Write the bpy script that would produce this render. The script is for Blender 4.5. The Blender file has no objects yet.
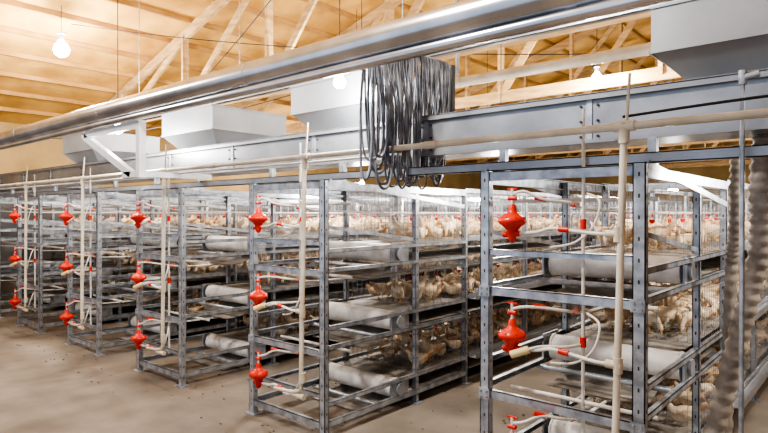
import bpy, math, random
from mathutils import Vector, Matrix
random.seed(7)
D=bpy.data; C=bpy.context
col=C.scene.collection
# ------------------------------------------------------------ materials
def mat(name, c1, c2=None, rough=.5, metal=0., scale=6., bump=0., detail=6., emis=None, es=0., stretch=None, contrast=(.35,.65), trans=0.):
    m=D.materials.new(name); m.use_nodes=True; n=m.node_tree.nodes; l=m.node_tree.links
    b=n['Principled BSDF']; b.inputs['Roughness'].default_value=rough; b.inputs['Metallic'].default_value=metal
    tc=n.new('ShaderNodeTexCoord'); mp=n.new('ShaderNodeMapping'); nz=n.new('ShaderNodeTexNoise'); cr=n.new('ShaderNodeValToRGB')
    if stretch: mp.inputs['Scale'].default_value=stretch
    nz.inputs['Scale'].default_value=scale; nz.inputs['Detail'].default_value=detail
    l.new(tc.outputs['Object'],mp.inputs['Vector']); l.new(mp.outputs[0],nz.inputs['Vector']); l.new(nz.outputs['Fac'],cr.inputs['Fac'])
    cr.color_ramp.elements[0].position=contrast[0]; cr.color_ramp.elements[1].position=contrast[1]
    cr.color_ramp.elements[0].color=(*c1,1); cr.color_ramp.elements[1].color=(*(c2 or c1),1)
    l.new(cr.outputs[0],b.inputs['Base Color'])
    if bump:
        bp=n.new('ShaderNodeBump'); bp.inputs['Strength'].default_value=bump; bp.inputs['Distance'].default_value=.02
        l.new(nz.outputs['Fac'],bp.inputs['Height']); l.new(bp.outputs[0],b.inputs['Normal'])
    if emis:
        b.inputs['Emission Color'].default_value=(*emis,1); b.inputs['Emission Strength'].default_value=es
    return m
M={}
M['galv']=mat('galvanized_steel',(.30,.325,.36),(.55,.58,.62),.36,.6,14.)
M['galvd']=mat('dull_steel_wire',(.28,.29,.31),(.40,.41,.43),.5,.4,9.)
M['duct']=mat('sheet_steel',(.27,.28,.295),(.40,.41,.43),.36,.55,3.)
M['hop']=mat('hopper_sheet',(.30,.315,.335),(.38,.395,.415),.45,.4,2.)
M['tube']=mat('bright_tube',(.48,.49,.51),(.72,.72,.74),.24,.9,3.)
M['pvc']=mat('cream_pvc',(.56,.48,.36),(.74,.67,.55),.4,0,5.)
M['white']=mat('white_plastic',(.60,.57,.50),(.78,.76,.71),.5,0,8.)
M['rollw']=mat('white_roller',(.58,.54,.48),(.88,.85,.80),.45,0,6.)
M['belt']=mat('dusty_belt',(.18,.16,.135),(.42,.385,.34),.6,0,7.,.1)
M['red']=mat('red_plastic',(.60,.022,.01),(.78,.05,.02),.33,0,8.)
M['yel']=mat('yellow_cap',(.75,.62,.30),(.80,.70,.38),.45)
M['dark']=mat('dark_hole',(.04,.04,.045),(.06,.06,.06),.7)
M['black']=mat('black_wire',(.02,.02,.02),(.03,.03,.03),.6)
M['hose']=mat('grey_hose',(.09,.10,.125),(.27,.285,.32),.35,.2,12.)
M['brown']=mat('flex_hose',(.24,.205,.17),(.40,.355,.30),.5,0,14.)
M['wood']=mat('truss_wood',(.38,.235,.10),(.58,.39,.19),.7,0,3.,.1,stretch=(1,1,6))
M['foam']=mat('spray_foam',(.46,.24,.055),(.74,.435,.125),.8,0,1.6,.5,detail=9)
M['batten']=mat('roof_batten_wood',(.34,.18,.055),(.48,.28,.10),.8,0,3.,.2)
M['wall']=mat('wall_board',(.38,.25,.10),(.54,.37,.165),.8,0,1.2,.2)
M['curtain']=mat('sidewall_curtain',(.10,.10,.105),(.17,.165,.16),.7,0,2.)
M['conc']=mat('dusty_concrete',(.12,.098,.078),(.28,.24,.195),.75,0,1.4,.25,detail=12,contrast=(.3,.7))
M['litter']=mat('litter_dust',(.13,.10,.07),(.26,.20,.15),.9,0,20.,.4)
M['wpaint']=mat('white_painted_steel',(.66,.67,.68),(.78,.79,.80),.4,.1)
M['feather']=mat('feathers',(.52,.29,.13),(.88,.74,.54),.75,0,9.,.15,contrast=(.32,.55))
M['comb']=mat('comb_red',(.65,.07,.04),(.7,.1,.06),.5)
M['beak']=mat('beak_leg',(.65,.42,.16),(.7,.5,.22),.5)
M['bulb']=mat('bulb_glass',(1,1,1),(1,1,1),.3,emis=(.93,.96,1),es=80)
# ------------------------------------------------------------ mesh builder
class MB:
    def __init__(s): s.v=[];s.f=[];s.m=[];s.s=[];s.mats=[]
    def mi(s,k):
        if k not in s.mats: s.mats.append(k)
        return s.mats.index(k)
    def add(s,vs,fs,k,sm=False):
        o=len(s.v); s.v+= [tuple(p) for p in vs]; i=s.mi(k)
        for f in fs: s.f.append(tuple(a+o for a in f)); s.m.append(i); s.s.append(sm)
    def box(s,a,b,k):
        x0,y0,z0=[min(a[i],b[i]) for i in range(3)]; x1,y1,z1=[max(a[i],b[i]) for i in range(3)]
        s.add([(x0,y0,z0),(x1,y0,z0),(x1,y1,z0),(x0,y1,z0),(x0,y0,z1),(x1,y0,z1),(x1,y1,z1),(x0,y1,z1)],
              [(3,2,1,0),(4,5,6,7),(0,1,5,4),(1,2,6,5),(2,3,7,6),(3,0,4,7)],k)
    def beam(s,p0,p1,w,h,k,up=(0,0,1)):
        p0=Vector(p0);p1=Vector(p1);d=(p1-p0).normalized();u=Vector(up)
        if abs(d.dot(u))>.95:u=Vector((1,0,0))
        r=d.cross(u).normalized();u=r.cross(d).normalized()
        vs=[]
        for p in(p0,p1):
            for a,b in((-1,-1),(1,-1),(1,1),(-1,1)): vs.append(p+r*a*w/2+u*b*h/2)
        s.add(vs,[(3,2,1,0),(4,5,6,7),(0,1,5,4),(1,2,6,5),(2,3,7,6),(3,0,4,7)],k)
    def sweep(s,pts,rad,k,seg=10,caps=True,flat=1.,smooth=True):
        pts=[Vector(p) for p in pts];n=len(pts)
        if not hasattr(rad,'__len__'): rad=[rad]*n
        vs=[];ref=None
        for i,p in enumerate(pts):
            t=(pts[min(i+1,n-1)]-pts[max(i-1,0)])
            t=t.normalized() if t.length>1e-9 else Vector((0,0,1))
            if ref is None:
                ref=Vector((0,0,1)) if abs(t.z)<.9 else Vector((0,1,0))
            r=t.cross(ref).normalized();u=r.cross(t).normalized();ref=u
            for j in range(seg):
                a=2*math.pi*j/seg
                vs.append(p+r*math.cos(a)*rad[i]*flat+u*math.sin(a)*rad[i])
        fs=[]
        for i in range(n-1):
            for j in range(seg):
                j2=(j+1)%seg; fs.append((i*seg+j,i*seg+j2,(i+1)*seg+j2,(i+1)*seg+j))
        s.add(vs,fs,k,smooth)
        if caps:
            s.add(vs[:seg],[tuple(range(seg))[::-1]],k); s.add(vs[-seg:],[tuple(range(seg))],k)
    def cyl(s,p0,p1,r,k,seg=12,r2=None):
        s.sweep([p0,p1],[r,r if r2 is None else r2],k,seg)
    def curve(s,pts,r,k,seg=8,sub=6):
        P=[Vector(p) for p in pts];o=[];n=len(P)
        for i in range(n-1):
            a=P[max(i-1,0)];b=P[i];c=P[i+1];d=P[min(i+2,n-1)]
            for q in range(sub):
                t=q/sub
                o.append(.5*((2*b)+(c-a)*t+(2*a-5*b+4*c-d)*t*t+(3*b-a-3*c+d)*t**3))
        o.append(P[-1]); s.sweep(o,r,k,seg)
    def sphere(s,c,r,k,seg=10,rings=6):
        rx,ry,rz=(r,r,r) if not hasattr(r,'__len__') else r
        vs=[];fs=[]
        for i in range(rings+1):
            th=math.pi*i/rings
            for j in range(seg):
                a=2*math.pi*j/seg
                vs.append((c[0]+rx*math.sin(th)*math.cos(a),c[1]+ry*math.sin(th)*math.sin(a),c[2]-rz*math.cos(th)))
        for i in range(rings):
            for j in range(seg): fs.append((i*seg+j,i*seg+(j+1)%seg,(i+1)*seg+(j+1)%seg,(i+1)*seg+j))
        s.add(vs,fs,k,True)
    def merge(s,o,mtx):
        off=len(s.v); s.v+=[tuple(mtx@Vector(p)) for p in o.v]
        for f,m,sm in zip(o.f,o.m,o.s):
            s.f.append(tuple(a+off for a in f)); s.m.append(s.mi(o.mats[m])); s.s.append(sm)
    def mesh(s,name):
        me=D.meshes.new(name); me.from_pydata(s.v,[],s.f)
        for k in s.mats: me.materials.append(M[k])
        me.polygons.foreach_set('material_index',s.m); me.polygons.foreach_set('use_smooth',s.s); me.update(); return me
    def obj(s,name,parent=None,loc=(0,0,0)):
        o=D.objects.new(name,s.mesh(name)); col.objects.link(o); o.location=loc
        if parent: o.parent=parent
        return o
# ------------------------------------------------------------ camera
cam=D.cameras.new('camera'); cam.sensor_width=36; cam.lens=580/768*36; cam.clip_start=.05; cam.clip_end=200
co=D.objects.new('camera',cam); col.objects.link(co); co.location=(0,0,1.6)
co.rotation_euler=(math.radians(90-.35),0,math.radians(41.05)); C.scene.camera=co
# ------------------------------------------------------------ room
XL,XR,YB,YF=-12.5,8.5,24.,-4.
EZ,SL,RX=3.3,.29,-2.; RZ=EZ+SL*(RX-XL)
def slab(name,vs,k,t=(0,0,-.1)):
    b=MB();n=len(vs);t=Vector(t);v=[Vector(p) for p in vs];v2=[p+t for p in v]
    b.add(v+v2,[tuple(range(n)),tuple(range(2*n-1,n-1,-1))]+[(i,n+i,n+(i+1)%n,(i+1)%n) for i in range(n)],k);return b.obj(name)
slab('floor',[(XL,YF,0),(XR,YF,0),(XR,YB,0),(XL,YB,0)],'conc')
slab('wall_left',[(XL,YF,0),(XL,YB,0),(XL,YB,EZ),(XL,YF,EZ)],'wall',(-.1,0,0))
slab('wall_right',[(XR,YF,0),(XR,YB,0),(XR,YB,EZ),(XR,YF,EZ)],'wall',(.1,0,0))
slab('wall_back',[(XL,YB,0),(XR,YB,0),(XR,YB,EZ),(RX,YB,RZ),(XL,YB,EZ)],'wall',(0,.1,0))
b=MB(); b.box((XL,YF,.3),(XL+.03,YB,2.1),'curtain'); b.cyl((XL+.05,YF,2.12),(XL+.05,YB,2.12),.03,'galv',10); b.box((XL,YF,0),(XL+.06,YB,.3),'conc')
b.obj('trim_left')
b=MB()
for xa,za,xb,zb in((XL,EZ,RX,RZ),(RX,RZ,XR,EZ)):
    b.add([(xa,YF,za),(xb,YF,zb),(xb,YB,zb),(xa,YB,za),(xa,YF,za+.12),(xb,YF,zb+.12),(xb,YB,zb+.12),(xa,YB,za+.12)],
      [(0,1,2,3),(7,6,5,4),(0,4,5,1),(1,5,6,2),(2,6,7,3),(3,7,4,0)],'foam')
for i in range(1,17):
    x=XL+i*.63; z=EZ+SL*(x-XL)-.035; b.beam((x,YF,z),(x,YB,z),.05,.07,'batten')
for i in range(0,16):
    x=RX+.3+i*.65; z=RZ-SL*(x-RX)-.035; b.beam((x,YF,z),(x,YB,z),.05,.07,'batten')
b.obj('ceiling')
# trusses
def truss():
    b=MB()
    def rz(x): return (EZ+SL*(x-XL) if x<RX else RZ-SL*(x-RX)*((RZ-EZ)/(SL*(XR-RX))))-.16
    b.beam((XL,0,3.22),(XR,0,3.22),.05,.15,'wood')
    b.beam((XL,0,rz(XL)+.02),(RX,0,rz(RX)),.05,.16,'wood'); b.beam((RX,0,rz(RX)),(XR,0,rz(XR)+.02),.05,.16,'wood')
    xs=[-10.4,-8.3,-6.2,-4.1,-2.,0.1,2.2,4.3,6.4]
    for i,x in enumerate(xs):
        b.beam((x,0.0,3.2),(x,0,rz(x)),.05,.10,'wood',up=(0,1,0))
        if x<RX: b.beam((x,0.01,3.25),(xs[i+1],0.01,rz(xs[i+1])),.04,.10,'wood')
        if x>RX: b.beam((x,0.01,3.25),(xs[i-1],0.01,rz(xs[i-1])),.04,.10,'wood')
    return b
tm=truss().mesh('roof_truss')
for y in (4.8,7.2,9.6,12,14.4,16.8,19.2,21.6):
    o=D.objects.new('roof_truss',tm); col.objects.link(o); o.location=(0,y,0)
# ------------------------------------------------------------ rack
W=.88; L=18.5; H=1.83
TZ=[.17,.72,1.27]
frame=MB()
def cpost(b,x,y,z1,z0=0,w=.058,dp=.04,t=.005,holes=True,sx=1):
    b.box((x-w/2,y,z0),(x+w/2,y+t,z1),'galv')
    b.box((x-w/2,y,z0),(x-w/2+t,y+dp,z1),'galv'); b.box((x+w/2-t,y,z0),(x+w/2,y+dp,z1),'galv')
    b.box((x-w/2,y+dp-t,z0),(x-w/2+.015,y+dp,z1),'galv'); b.box((x+w/2-.015,y+dp-t,z0),(x+w/2,y+dp,z1),'galv')
    if z0==0: b.box((x-w/2-.03,y-.03,0),(x+w/2+.03,y+dp+.03,.008),'galv')
    if holes:
        z=z0+.08
        while z<z1-.03:
            b.box((x-.004,y-.0008,z-.009),(x+.004,y+.001,z+.009),'dark')
            b.box((x+w/2-.001,y+dp/2-.004,z-.008),(x+w/2+.0008,y+dp/2+.004,z+.008),'dark'); z+=.10
for x in(.03,W-.03):
    cpost(frame,x,0,H); cpost(frame,x,1.05,H-.02,w=.04); cpost(frame,x,1.80,H,w=.045)
    y=3.0
    while y<L: cpost(frame,x,y,H,w=.04,holes=False); y+=1.2
for z,h in((1.80,.05),(1.385,.03),(1.17,.045),(.60,.045),(.30,.03),(.09,.05)):
    frame.box((.06,.006,z-h/2),(W-.06,.012,z+h/2),'galv'); frame.box((.06,.006,z+h/2-.004),(W-.06,.035,z+h/2),'galv')
    frame.box((.06,1.806,z-h/2),(W-.06,1.812,z+h/2),'galv')
for z in(1.17,.60):
    frame.box((.0,-.012,z-.03),(.065,-.002,z+.03),'galv'); frame.box((W-.065,-.012,z-.03),(W,-.002,z+.03),'galv')
    for xx in(.015,.05,W-.05,W-.015):
        frame.cyl((xx,-.02,z+.015),(xx,-.01,z+.015),.007,'galvd',6); frame.cyl((xx,-.02,z-.015),(xx,-.01,z-.015),.007,'galvd',6)
for x,s in((.004,1),(W-.004,-1)):
    for z,h in((1.79,.06),(1.33,.03),(1.19,.03),(.78,.03),(.64,.03),(.24,.03),(.10,.045)):
        frame.box((x,.04,z-h/2),(x+s*.004,1.8,z+h/2),'galv'); frame.box((x,.04,z+h/2-.003),(x+s*.03,1.8,z+h/2),'galv')
        frame.box((x,.04,z-h/2),(x+s*.03,1.8,z-h/2+.003),'galv')
    frame.beam((x+s*.002,.05,1.83),(x+s*.002,1.78,1.66),.006,.035,'galv')
    frame.beam((x+s*.01,.05,1.5),(x+s*.01,1.02,1.38),.006,.025,'galv')
    frame.box((x,1.8,1.79),(x+s*.03,L,1.83),'galv')
    for tz in TZ:
        xo=x-s*.045
        frame.box((xo-.035,1.85,tz+.07),(xo+.035,L,tz+.075),'duct'); frame.box((xo-.045,1.85,tz+.07),(xo-.04,L,tz+.12),'duct'); frame.box((xo+.04,1.85,tz+.07),(xo+.045,L,tz+.12),'duct')
roll=MB()
for i,tz in enumerate(TZ):
    for x in(.02,W-.02): roll.box((x-.006,.74,tz-.09),(x+.006,.96,tz+.09),'galv'); roll.cyl((x-.02,.84,tz),(x+.02,.84,tz),.035,'galvd',12)
    roll.cyl((.05,.84,tz+.0),(W-.05,.84,tz+.0),.078,'rollw',28)
    for x in(.05,W-.06): roll.cyl((x,.84,tz+.0),(x+.012,.84,tz+.0),.084,'rollw',28)
    roll.cyl((.03,.66,tz-.10),(W-.03,.66,tz-.10),.018,'galv',12)
    roll.box((.08,.90,tz+.060),(W-.08,L,tz+.065),'belt'); roll.box((.08,.90,tz-.075),(W-.08,L,tz-.070),'belt')
    roll.cyl((.03,.30,tz+.40),(W-.03,.30,tz+.40),.011,'white',10)
    vs=[]
    for q in range(7):
        t=q/6; zz=tz-.10-.05*t-.05*math.sin(t*2.6)
        zz=max(zz,.012)
        vs+=[(.12,.96-.40*t,zz),(W-.18,.96-.40*t,zz-(.012 if zz>.03 else 0))]
    roll.add(vs,[(2*q,2*q+1,2*q+3,2*q+2) for q in range(6)],'belt',True)
    roll.add([(a,b_,c-.004) for a,b_,c in vs],[(2*q+2,2*q+3,2*q+1,2*q) for q in range(6)],'belt',True)
    roll.cyl((W-.012,.84,tz),(W+.005,.84,tz),.05,'galvd',16)
# wire
wire=MB()
def wbox(x,y,z,x2,y2,z2): wire.box((x,y,z),(x2,y2,z2),'galvd')
r=.001
for i,tz in enumerate(TZ):
    z0=tz+.08; z1=tz+.48 if i<2 else 1.80
    for x in(.01,W-.01):
        y=1.12
        while y<L: wbox(x-r,y-r,z0,x+r,y+r,z1); y+=.06 if y<5 else .12
        zz=z0
        while zz<=z1: wbox(x-r,1.12,zz-r,x+r,L,zz+r); zz+=.11
    y=1.12; rr=.0013 if i==2 else .001
    while y<L:
        x=.01
        while x<W: wbox(x-rr,y-rr,z0,x+rr,y+rr,z1); x+=.042 if i==2 else .06
        zz=z0
        while zz<=z1: wbox(.01,y-rr,zz-rr,W-.01,y+rr,zz+rr); zz+=.055 if i==2 else .10
        y+=2.4; rr=.001
    x=.02
    while x<W: wbox(x-r,1.12,z0-r,x+r,L,z0+r); x+=.05
    x=.02
    while x<W: wbox(x-r,1.12,z1-r,x+r,L,z1+r); x+=.12
# water
water=MB()
def regulator(b,x,y,z):
    prof=[(-.105,.012),(-.095,.024),(-.070,.030),(-.045,.036),(-.025,.058),(-.008,.088),(.004,.092),(.014,.090),(.030,.066),(.045,.034),(.06,.026),(.085,.022),(.09,.016)]
    b.sweep([(x,y,z+p[0]) for p in prof],[p[1]*.80 for p in prof],'red',20)
    for a in range(8):
        an=a*math.pi/4; b.cyl((x+.064*math.cos(an),y+.064*math.sin(an),z-.014),(x+.064*math.cos(an),y+.064*math.sin(an),z+.024),.006,'red',6)
    b.cyl((x,y,z+.08),(x,y,z+.17),.008,'white',8)
    b.cyl((x-.022,y,z+.12),(x+.022,y,z+.12),.012,'red',10)
    b.box((x-.028,y-.005,z+.165),(x+.028,y+.005,z+.175),'red')
    b.cyl((x+.045,y,z-.06),(x-.05,y,z-.068),.016,'red',10)
PX=.80; RXX=.255
for i,z in enumerate((.375,.965,1.555)):
    regulator(water,RXX,-.10,z)
    water.curve([(PX,-.14,z-.05),(PX-.10,-.14,z-.05),(.60,-.13,z-.04),(.48,-.12,z-.03),(.40,-.11,z-.05),(RXX+.04,-.10,z-.06)],.009,'white')
    water.cyl((.52,-.125,z-.033),(.57,-.13,z-.036),.014,'red',10)
    water.cyl((PX-.05,-.14,z-.05),(PX+.02,-.14,z-.05),.019,'pvc',10)
    zn=TZ[i]+.33
    water.curve([(RXX,-.1,z+.14),(RXX+.06,-.09,z+.155),(.40,-.05,zn+.07),(.50,.05,zn+.05),(.50,.3,zn+.02),(.47,1.2,zn)],.008,'white')
    water.cyl((.47,1.2,zn),(.47,L-.3,zn),.010,'white',8)
    water.cyl((.36,-.065,zn+.08),(.41,-.035,zn+.067),.013,'red',10)
    water.cyl((.50,.07,zn+.045),(.50,.14,zn+.038),.014,'red',10)
    water.curve([(.60,.02,z+.14),(.68,-.03,z+.10),(.66,-.06,z-.02),(.56,-.04,z-.10),(.42,.0,z-.13)],.006,'white')
    y=1.5
    while y<9: 
        water.cyl((.47,y,zn-.03),(.47,y,zn),.006,'red',6); water.sweep([(.47,y,zn-.075),(.47,y,zn-.065),(.47,y,zn-.045)],[.006,.019,.022],'red',8); y+=.4
water.cyl((.57,.045,.25),(.57,.045,1.95),.0095,'white',8)
water.cyl((.57,.045,1.95),(.57,.045,2.12),.006,'white',8)
water.cyl((.57,.045,1.52),(.57,.045,1.57),.016,'red',10)
water.cyl((.57,.045,.93),(.57,.045,.98),.016,'red',10)
water.sweep([(PX+.03,-.14,1.985),(PX+.01,-.14,1.2),(PX-.01,-.14,.42)],.0165,'pvc',12)
water.cyl((PX+.03,-.14,1.91),(PX+.03,-.14,2.0),.024,'pvc',12)
for z in(1.505,.915,.46): water.cyl((PX+.005,-.14,z-.035),(PX+.005,-.14,z+.035),.021,'pvc',12)
water.curve([(PX-.01,-.14,.42),(PX-.02,-.14,.37),(PX-.12,-.14,.34),(.50,-.14,.33)],.0135,'pvc')
water.cyl((PX+.04,-.14,2.0),(PX+.05,-.13,2.22),.007,'pvc',8)
water.cyl((.275,-.15,.88),(.36,-.12,.915),.02,'yel',12)
water.curve([(.36,-.12,.915),(.42,-.1,.935),(.52,-.06,.94),(.56,.03,.94)],.008,'white')
# ------------------------------------------------------------ chickens
def chicken(pose):
    b=MB()
    body=[(-.135,.195),(-.115,.185),(-.08,.165),(-.035,.145),(.01,.138),(.05,.142)]
    rad=[.008,.024,.045,.062,.068,.062]
    if pose==1: neck=[(.088,.150),(.115,.140),(.135,.115),(.150,.085),(.160,.062),(.165,.045)]; 
    elif pose==2: neck=[(.080,.160),(.095,.180),(.105,.200),(.115,.212),(.135,.218),(.150,.215)]
    else: neck=[(.082,.168),(.098,.200),(.104,.232),(.110,.255),(.124,.268),(.142,.266)]
    rad+= [.045,.030,.023,.023,.022,.010]
    P=[(x,0,z) for x,z in body+neck]; b.sweep(P,rad,'feather',12,flat=.85)
    hx,hz=neck[-1]; px,pz=neck[-2]; d=Vector((hx-px,0,hz-pz)).normalized()
    h=Vector((hx,0,hz)); b.sweep([h-d*.004,h+d*.012,h+d*.026],[.009,.006,.001],'beak',6)
    up=Vector((-d.z,0,d.x)) if d.x>=0 else Vector((d.z,0,-d.x))
    c=Vector((px,0,pz))+up*.018
    for q in(-.010,0,.010): b.sphere(c+d*q,(.005,.002,.007),'comb',6,4)
    b.sphere(h-up*.013,(.003,.002,.006),'comb',6,4)
    for s in(-1,1):
        b.sphere(Vector((px,s*.0175,pz))+d*.006,.004,'black',6,4)
        b.sweep([(.055,s*.045,.150),(.02,s*.060,.150),(-.035,s*.058,.155),(-.09,s*.035,.172),(-.125,s*.018,.183)],[.010,.034,.036,.020,.004],'feather',8,flat=.35)
        b.sweep([(-.10,s*.010,.18),(-.15,s*.014,.215),(-.175,s*.016,.235)],[.022,.024,.006],'feather',6,flat=.2)
        if pose!=2:
            b.sweep([(0.0,s*.03,.12),(.015,s*.033,.085),(-.005,s*.033,.055)],[.03,.018,.008],'feather',8)
            b.sweep([(-.005,s*.033,.058),(.008,s*.034,.006)],[.006,.005],'beak',6)
            for dx,dy in((.035,0),(.028,.018),(.028,-.018),(-.018,0)): b.sweep([(.008,s*.034,.006),(.008+dx,s*.034+dy,.003)],[.005,.002],'beak',5)
    return b
ch=[chicken(0),chicken(1),chicken(2)]
flock=MB()
for i,tz in enumerate(TZ):
    y=1.26
    while y<10:
        n=5 if y<4.5 else 2
        for q in range(n):
            if random.random()<(.08 if i<2 else .28): continue
            x=.14+(W-.28)*(q+.5)/n+random.uniform(-.06,.06); p=random.choice((0,1,2,2,2)); s=random.uniform(.64,.80)
            z=tz+.084-(.06*s if p==2 else 0)
            a=random.uniform(0,2*math.pi)
            flock.merge(ch[p],Matrix.Translation((x,y+random.uniform(-.04,.06),z))@Matrix.Rotation(a,4,'Z')@Matrix.Scale(s,4))
        y+=.18 if y<4.5 else .32
fm,rm,wm,pm,cm=frame.mesh('frame'),roll.mesh('belt_rollers'),wire.mesh('wire_mesh'),water.mesh('drinker_plumbing'),flock.mesh('chicken_flock')
lefts=[-1.72,-3.86,-5.77,-7.55,-9.35,-11.1]
for X in lefts:
    e=D.objects.new('poultry_cage_rack',None); col.objects.link(e); e.location=(X,2.79,0)
    for nm,me in(('frame',fm),('belt_rollers',rm),('wire_mesh',wm),('drinker_plumbing',pm)):
        o=D.objects.new(nm,me); col.objects.link(o); o.parent=e
    o=D.objects.new('chicken_flock',cm); col.objects.link(o); o.location=(X,2.79,0)
# ------------------------------------------------------------ supply pipe
b=MB()
b.cyl((-12.2,2.65,1.985),(1.5,2.65,1.985),.0175,'pvc',14)
for x in(-10.6,-8.9,-7.0,-5.4,-4.2,-2.0,-.35,.4): b.cyl((x,2.65,1.985),(x+.09,2.65,1.985),.022,'pvc',14)
for x in lefts: b.cyl((x+PX-.015,2.65,1.985),(x+PX+.075,2.65,1.985),.024,'pvc',14)
b.curve([(-.9,2.66,2.03),(-.4,2.66,2.05),(.3,2.66,2.06),(1.5,2.66,2.07)],.006,'black')
b.curve([(-12.,2.68,1.955),(-8,2.68,1.94),(-5,2.68,1.95),(-3,2.68,1.95),(-2.2,2.68,1.95)],.008,'white')
b.obj('water_supply_pipe')
# feed conveyor channel
b=MB(); CT=2.22
b.box((-12.,3.0,1.965),(1.6,3.008,CT),'duct'); b.box((-12.,3.28,1.965),(1.6,3.288,CT),'duct'); b.box((-12.,3.0,1.965),(1.6,3.288,1.972),'duct'); b.box((-12,2.975,CT-.005),(1.6,3.31,CT+.003),'duct')
b.box((-12,2.975,CT-.03),(1.6,2.98,CT),'duct'); b.box((-12,2.985,1.965),(1.6,3.,1.985),'duct')
x=-11.9
while x<1.5:
    b.box((x,2.994,1.965),(x+.03,3.0,CT-.005),'galv')
    for z in(2.0,2.08,2.16): b.cyl((x+.06,2.99,z),(x+.06,3.0,z),.007,'dark',6); b.cyl((x-.03,2.99,z),(x-.03,3.0,z),.007,'dark',6)
    x+=1.07
for X in lefts:
    for xx in(X+.03,X+W-.03): b.box((xx-.02,2.98,1.83),(xx+.02,3.02,1.97),'galv')
b.obj('feed_conveyor_channel')
b=MB()
b.box((-12,2.86,1.835),(.9,2.866,1.885),'duct'); b.box((-12,2.86,1.88),(.9,2.91,1.885),'duct'); b.box((-12,2.86,1.835),(.9,2.91,1.84),'duct')
b.obj('rack_tie_rail')
# hoppers
def hopper():
    b=MB(); w,d=.92,.86
    def ring(z,i): return [(i,i,z),(w-i,i,z),(w-i,d-i,z),(i,d-i,z)]
    R=[ring(2.225,.12),ring(2.24,.12),ring(2.25,.12),ring(2.38,0),ring(2.6,0),ring(2.6,.012),ring(2.39,.012),ring(2.26,.13)]
    vs=[p for q in R for p in q]; fs=[]
    for i in range(len(R)-1):
        for j in range(4): fs.append((i*4+j,i*4+(j+1)%4,(i+1)*4+(j+1)%4,(i+1)*4+j))
    fs.append((28,29,30,31)); b.add(vs,fs,'hop')
    for z in(2.38,2.595):
        b.box((-.008,-.008,z-.008),(w+.008,-.002,z+.005),'hop'); b.box((w,-.008,z-.008),(w+.008,d+.008,z+.005),'hop'); b.box((-.008,-.008,z-.008),(-.002,d+.008,z+.005),'hop'); b.box((-.008,d,z-.008),(w+.008,d+.008,z+.005),'hop')
    return b
hm=hopper().mesh('feed_hopper')
for x in(-.875,-3.57,-5.6,-8.2):
    o=D.objects.new('feed_hopper',hm); col.objects.link(o); o.location=(x,2.98,0)
# overhead tube
b=MB()
ty=2.3; tz=2.51
b.cyl((-12.3,ty,tz),(3,ty,tz),.080,'tube',32)
b.cyl((-12.3,ty-.01,tz-.105),(3,ty-.01,tz-.105),.030,'tube',16)
b.box((-12.3,ty+.03,tz-.09),(3,ty+.06,tz-.02),'galv')
x=-12
while x<3:
    b.cyl((x,ty,tz),(x+.05,ty,tz),.083,'tube',32); x+=2.2
b.obj('overhead_feed_tube')
# steel rail suspended behind the tube
b=MB()
b.box((-8.5,3.9,2.90),(4,3.91,3.01),'duct'); b.box((-8.5,3.9,3.005),(4,3.96,3.01),'duct'); b.box((-8.5,3.9,2.90),(4,3.96,2.905),'duct')
for x in(-8,-5.6,-3.2,-.8,1.6): b.cyl((x,3.92,3.01),(x,3.92,EZ+SL*(x-XL) if x<RX else RZ-SL*(x-RX)),.006,'galv',6)
b.obj('suspended_steel_rail')
# white bracket supports
b=MB()
for x in(-4.75,):
    b.beam((x,2.34,2.37),(x,2.34,1.9),.06,.06,'wpaint'); b.beam((x-1.15,2.34,2.35),(x,2.34,2.35),.05,.06,'wpaint')
    b.beam((x-1.1,2.34,2.33),(x-.15,2.34,1.93),.05,.06,'wpaint'); b.beam((x,2.34,1.93),(x,3.0,1.93),.05,.05,'wpaint'); b.beam((x-.3,2.34,1.93),(x,2.34,1.93),.05,.05,'wpaint')
b.obj('tube_support_bracket')
# hose bundle
b=MB()
bx=-2.285
b.cyl((bx,2.45,2.6),(bx,3.34,2.6),.014,'galv',10)
b.box((bx-.02,3.315,2.22),(bx+.02,3.35,2.62),'dark')
b.cyl((bx+.0,2.46,2.6),(bx+.0,2.46,2.66),.014,'galv',8)
for i in range(46):
    y=2.47+.80*(i+.5)/46+random.uniform(-.01,.01); ln=random.uniform(.66,.86)
    wd=random.uniform(.02,.055); sk=random.uniform(-.03,.03); lx=random.uniform(-.06,.0) if y>2.8 else random.uniform(-.05,.05)
    rr=random.choice((.006,.007,.0085))
    P=[(bx,y,2.62),(bx-.02,y-.012,2.60),(bx-.03+lx*.3,y-wd*.5,2.45),(bx-.03+lx,y-wd+sk*.5,2.6-ln*.5),(bx-.02+lx,y-wd*.9+sk,2.6-ln*.9),(bx+lx,y+sk,2.6-ln),
       (bx+.02+lx,y+wd*.9+sk,2.6-ln*.9),(bx+.03+lx,y+wd+sk*.5,2.6-ln*.5),(bx+.03+lx*.3,y+wd*.5,2.45),(bx+.02,y+.012,2.60),(bx,y,2.62)]
    b.curve(P,rr,'hose',6,5)
b.obj('hanging_hose_bundle')
b=MB(); b.cyl((-5.2,4.4,2.78),(4,4.4,2.78),.045,'pvc',16)
for x in(-3.,-1.2,.4): b.cyl((x,4.4,2.78),(x+.1,4.4,2.78),.051,'pvc',16); b.box((x+.04,4.38,2.82),(x+.06,4.42,RZ-.9),'galv')
b.obj('overhead_vent_pipe')
b=MB(); b.cyl((-.46,2.79,0),(-.46,2.79,2.17),.010,'galv',12); b.cyl((-.46,2.79,2.13),(-.46,2.79,2.19),.016,'galv',12); b.cyl((-.46,2.79,2.16),(-.40,2.79,2.17),.014,'galv',10); b.cyl((-.46,2.79,0),(-.46,2.79,.01),.05,'galv',16)
b.obj('standing_pipe')
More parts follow.
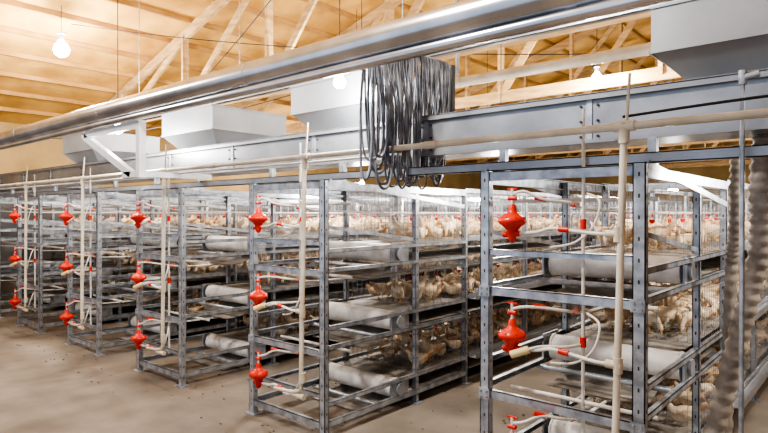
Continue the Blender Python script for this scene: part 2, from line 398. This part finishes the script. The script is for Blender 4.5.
def flexhose(name,pts,r):
    b=MB();P=[Vector(p) for p in pts];o=[];n=len(P)
    for i in range(n-1):
        a=P[max(i-1,0)];bb=P[i];c=P[i+1];d=P[min(i+2,n-1)]
        for q in range(22):
            t=q/22; o.append(.5*((2*bb)+(c-a)*t+(2*a-5*bb+4*c-d)*t*t+(3*bb-a-3*c+d)*t**3))
    b.sweep(o,[r*(1.10 if (i//2)%2 else .92) for i in range(len(o))],'brown',14); b.obj(name)
flexhose('flexible_hose',[(-.62,3.6,1.96),(-.62,3.6,1.75),(-.63,3.62,1.5),(-.66,3.7,1.3),(-.68,3.75,.9),(-.70,3.8,.4),(-.70,3.8,0)],.032)
flexhose('flexible_hose',[(-.44,3.2,1.96),(-.455,3.2,1.72),(-.455,3.2,1.45),(-.51,3.2,1.15),(-.58,3.2,.82),(-.65,3.2,.45),(-.66,3.2,.0)],.045)
b=MB()
for a,c,sag in(((-12.4,4.2,3.05),(-3,4.6,3.25),.25),((-12.4,6,3.3),(-2,2.6,3.9),.3),((-8.5,3.2,4.2),(-1,7.1,3.3),.2)):
    a=Vector(a);c=Vector(c); b.sweep([a.lerp(c,t/16)-Vector((0,0,sag*4*(t/16)*(1-t/16))) for t in range(17)],.006,'black',5)
b.obj('electric_cable')
# bulbs
def bulbmesh():
    b=MB()
    b.sweep([(0,0,z) for z in(-.075,-.068,-.048,-.015,.02,.045,.06)],[.006,.028,.05,.06,.048,.028,.018],'bulb',16)
    b.cyl((0,0,.058),(0,0,.11),.021,'wpaint',12); b.cyl((0,0,.11),(0,0,.12),.034,'wpaint',12)
    return b
bm_=bulbmesh().mesh('bulb')
def bulb(x,y,z,top,e,c=(1,.96,.91),s=1.):
    em=D.objects.new('hanging_light_bulb',None); col.objects.link(em); em.location=(x,y,z)
    o=D.objects.new('bulb',bm_); col.objects.link(o); o.parent=em; o.scale=(s,s,s)
    k=MB(); k.cyl((0,0,.1*s),(0,0,top-z),.004,'black',6); k.obj('cord',em)
    l=D.lights.new('bulb_light','POINT'); l.energy=e; l.color=c; l.shadow_soft_size=.08
    lo=D.objects.new('bulb_light',l); col.objects.link(lo); lo.parent=em; lo.location=(0,0,-.17*s)
def ceilz(x): return EZ+SL*(x-XL) if x<RX else RZ-SL*(x-RX)
for x,y,z,e,s in((-8.56,3.1,3.86,130,1.7),(-2.79,2.75,2.49,22,.7),(-5.07,5.0,3.19,120,1),(-5.75,2.6,2.44,28,.8),(-8.85,4.0,2.9,50,1),(-2.6,10,1.98,60,1.2),(-2.62,4.6,1.92,22,.6),(-4.42,4.7,1.92,20,.6),(-.15,5.2,2.0,38,.8),(-4.8,8,2.0,50,1.2),(-2.35,1.2,3.9,200,1),(1.2,3.6,3.2,160,1),(-2.6,6.8,3.2,120,1),(-6.3,11,2.6,90,1),(-10.6,9,2.8,80,1),(-.3,12,2.6,110,1),(-4.6,17,2.6,120,1),(-7,.9,3.6,120,1),(-6.7,7,1.98,50,1.1)):  # unseen right-aisle bulb and low one past the second rack added to light birds
    bulb(x,y,z,ceilz(x),e,s=s)
b=MB()
for i in range(500):
    x=random.uniform(-11,0);y=random.uniform(2.3,4.8);s=random.uniform(.003,.012)
    b.sphere((x,y,s*.3),(s*1.3,s,s*.5),'litter',5,3)
b.obj('litter_debris')
w=D.worlds.new('World'); C.scene.world=w; w.use_nodes=True; bg=w.node_tree.nodes['Background']; bg.inputs[0].default_value=(.68,.80,1,1); bg.inputs[1].default_value=.6
C.scene.view_settings.view_transform='AgX'
try: C.scene.view_settings.look='AgX - High Contrast'
except Exception as ex: print(ex)
C.scene.view_settings.exposure=.7
print('faces',len(frame.f),len(wire.f),len(flock.f))
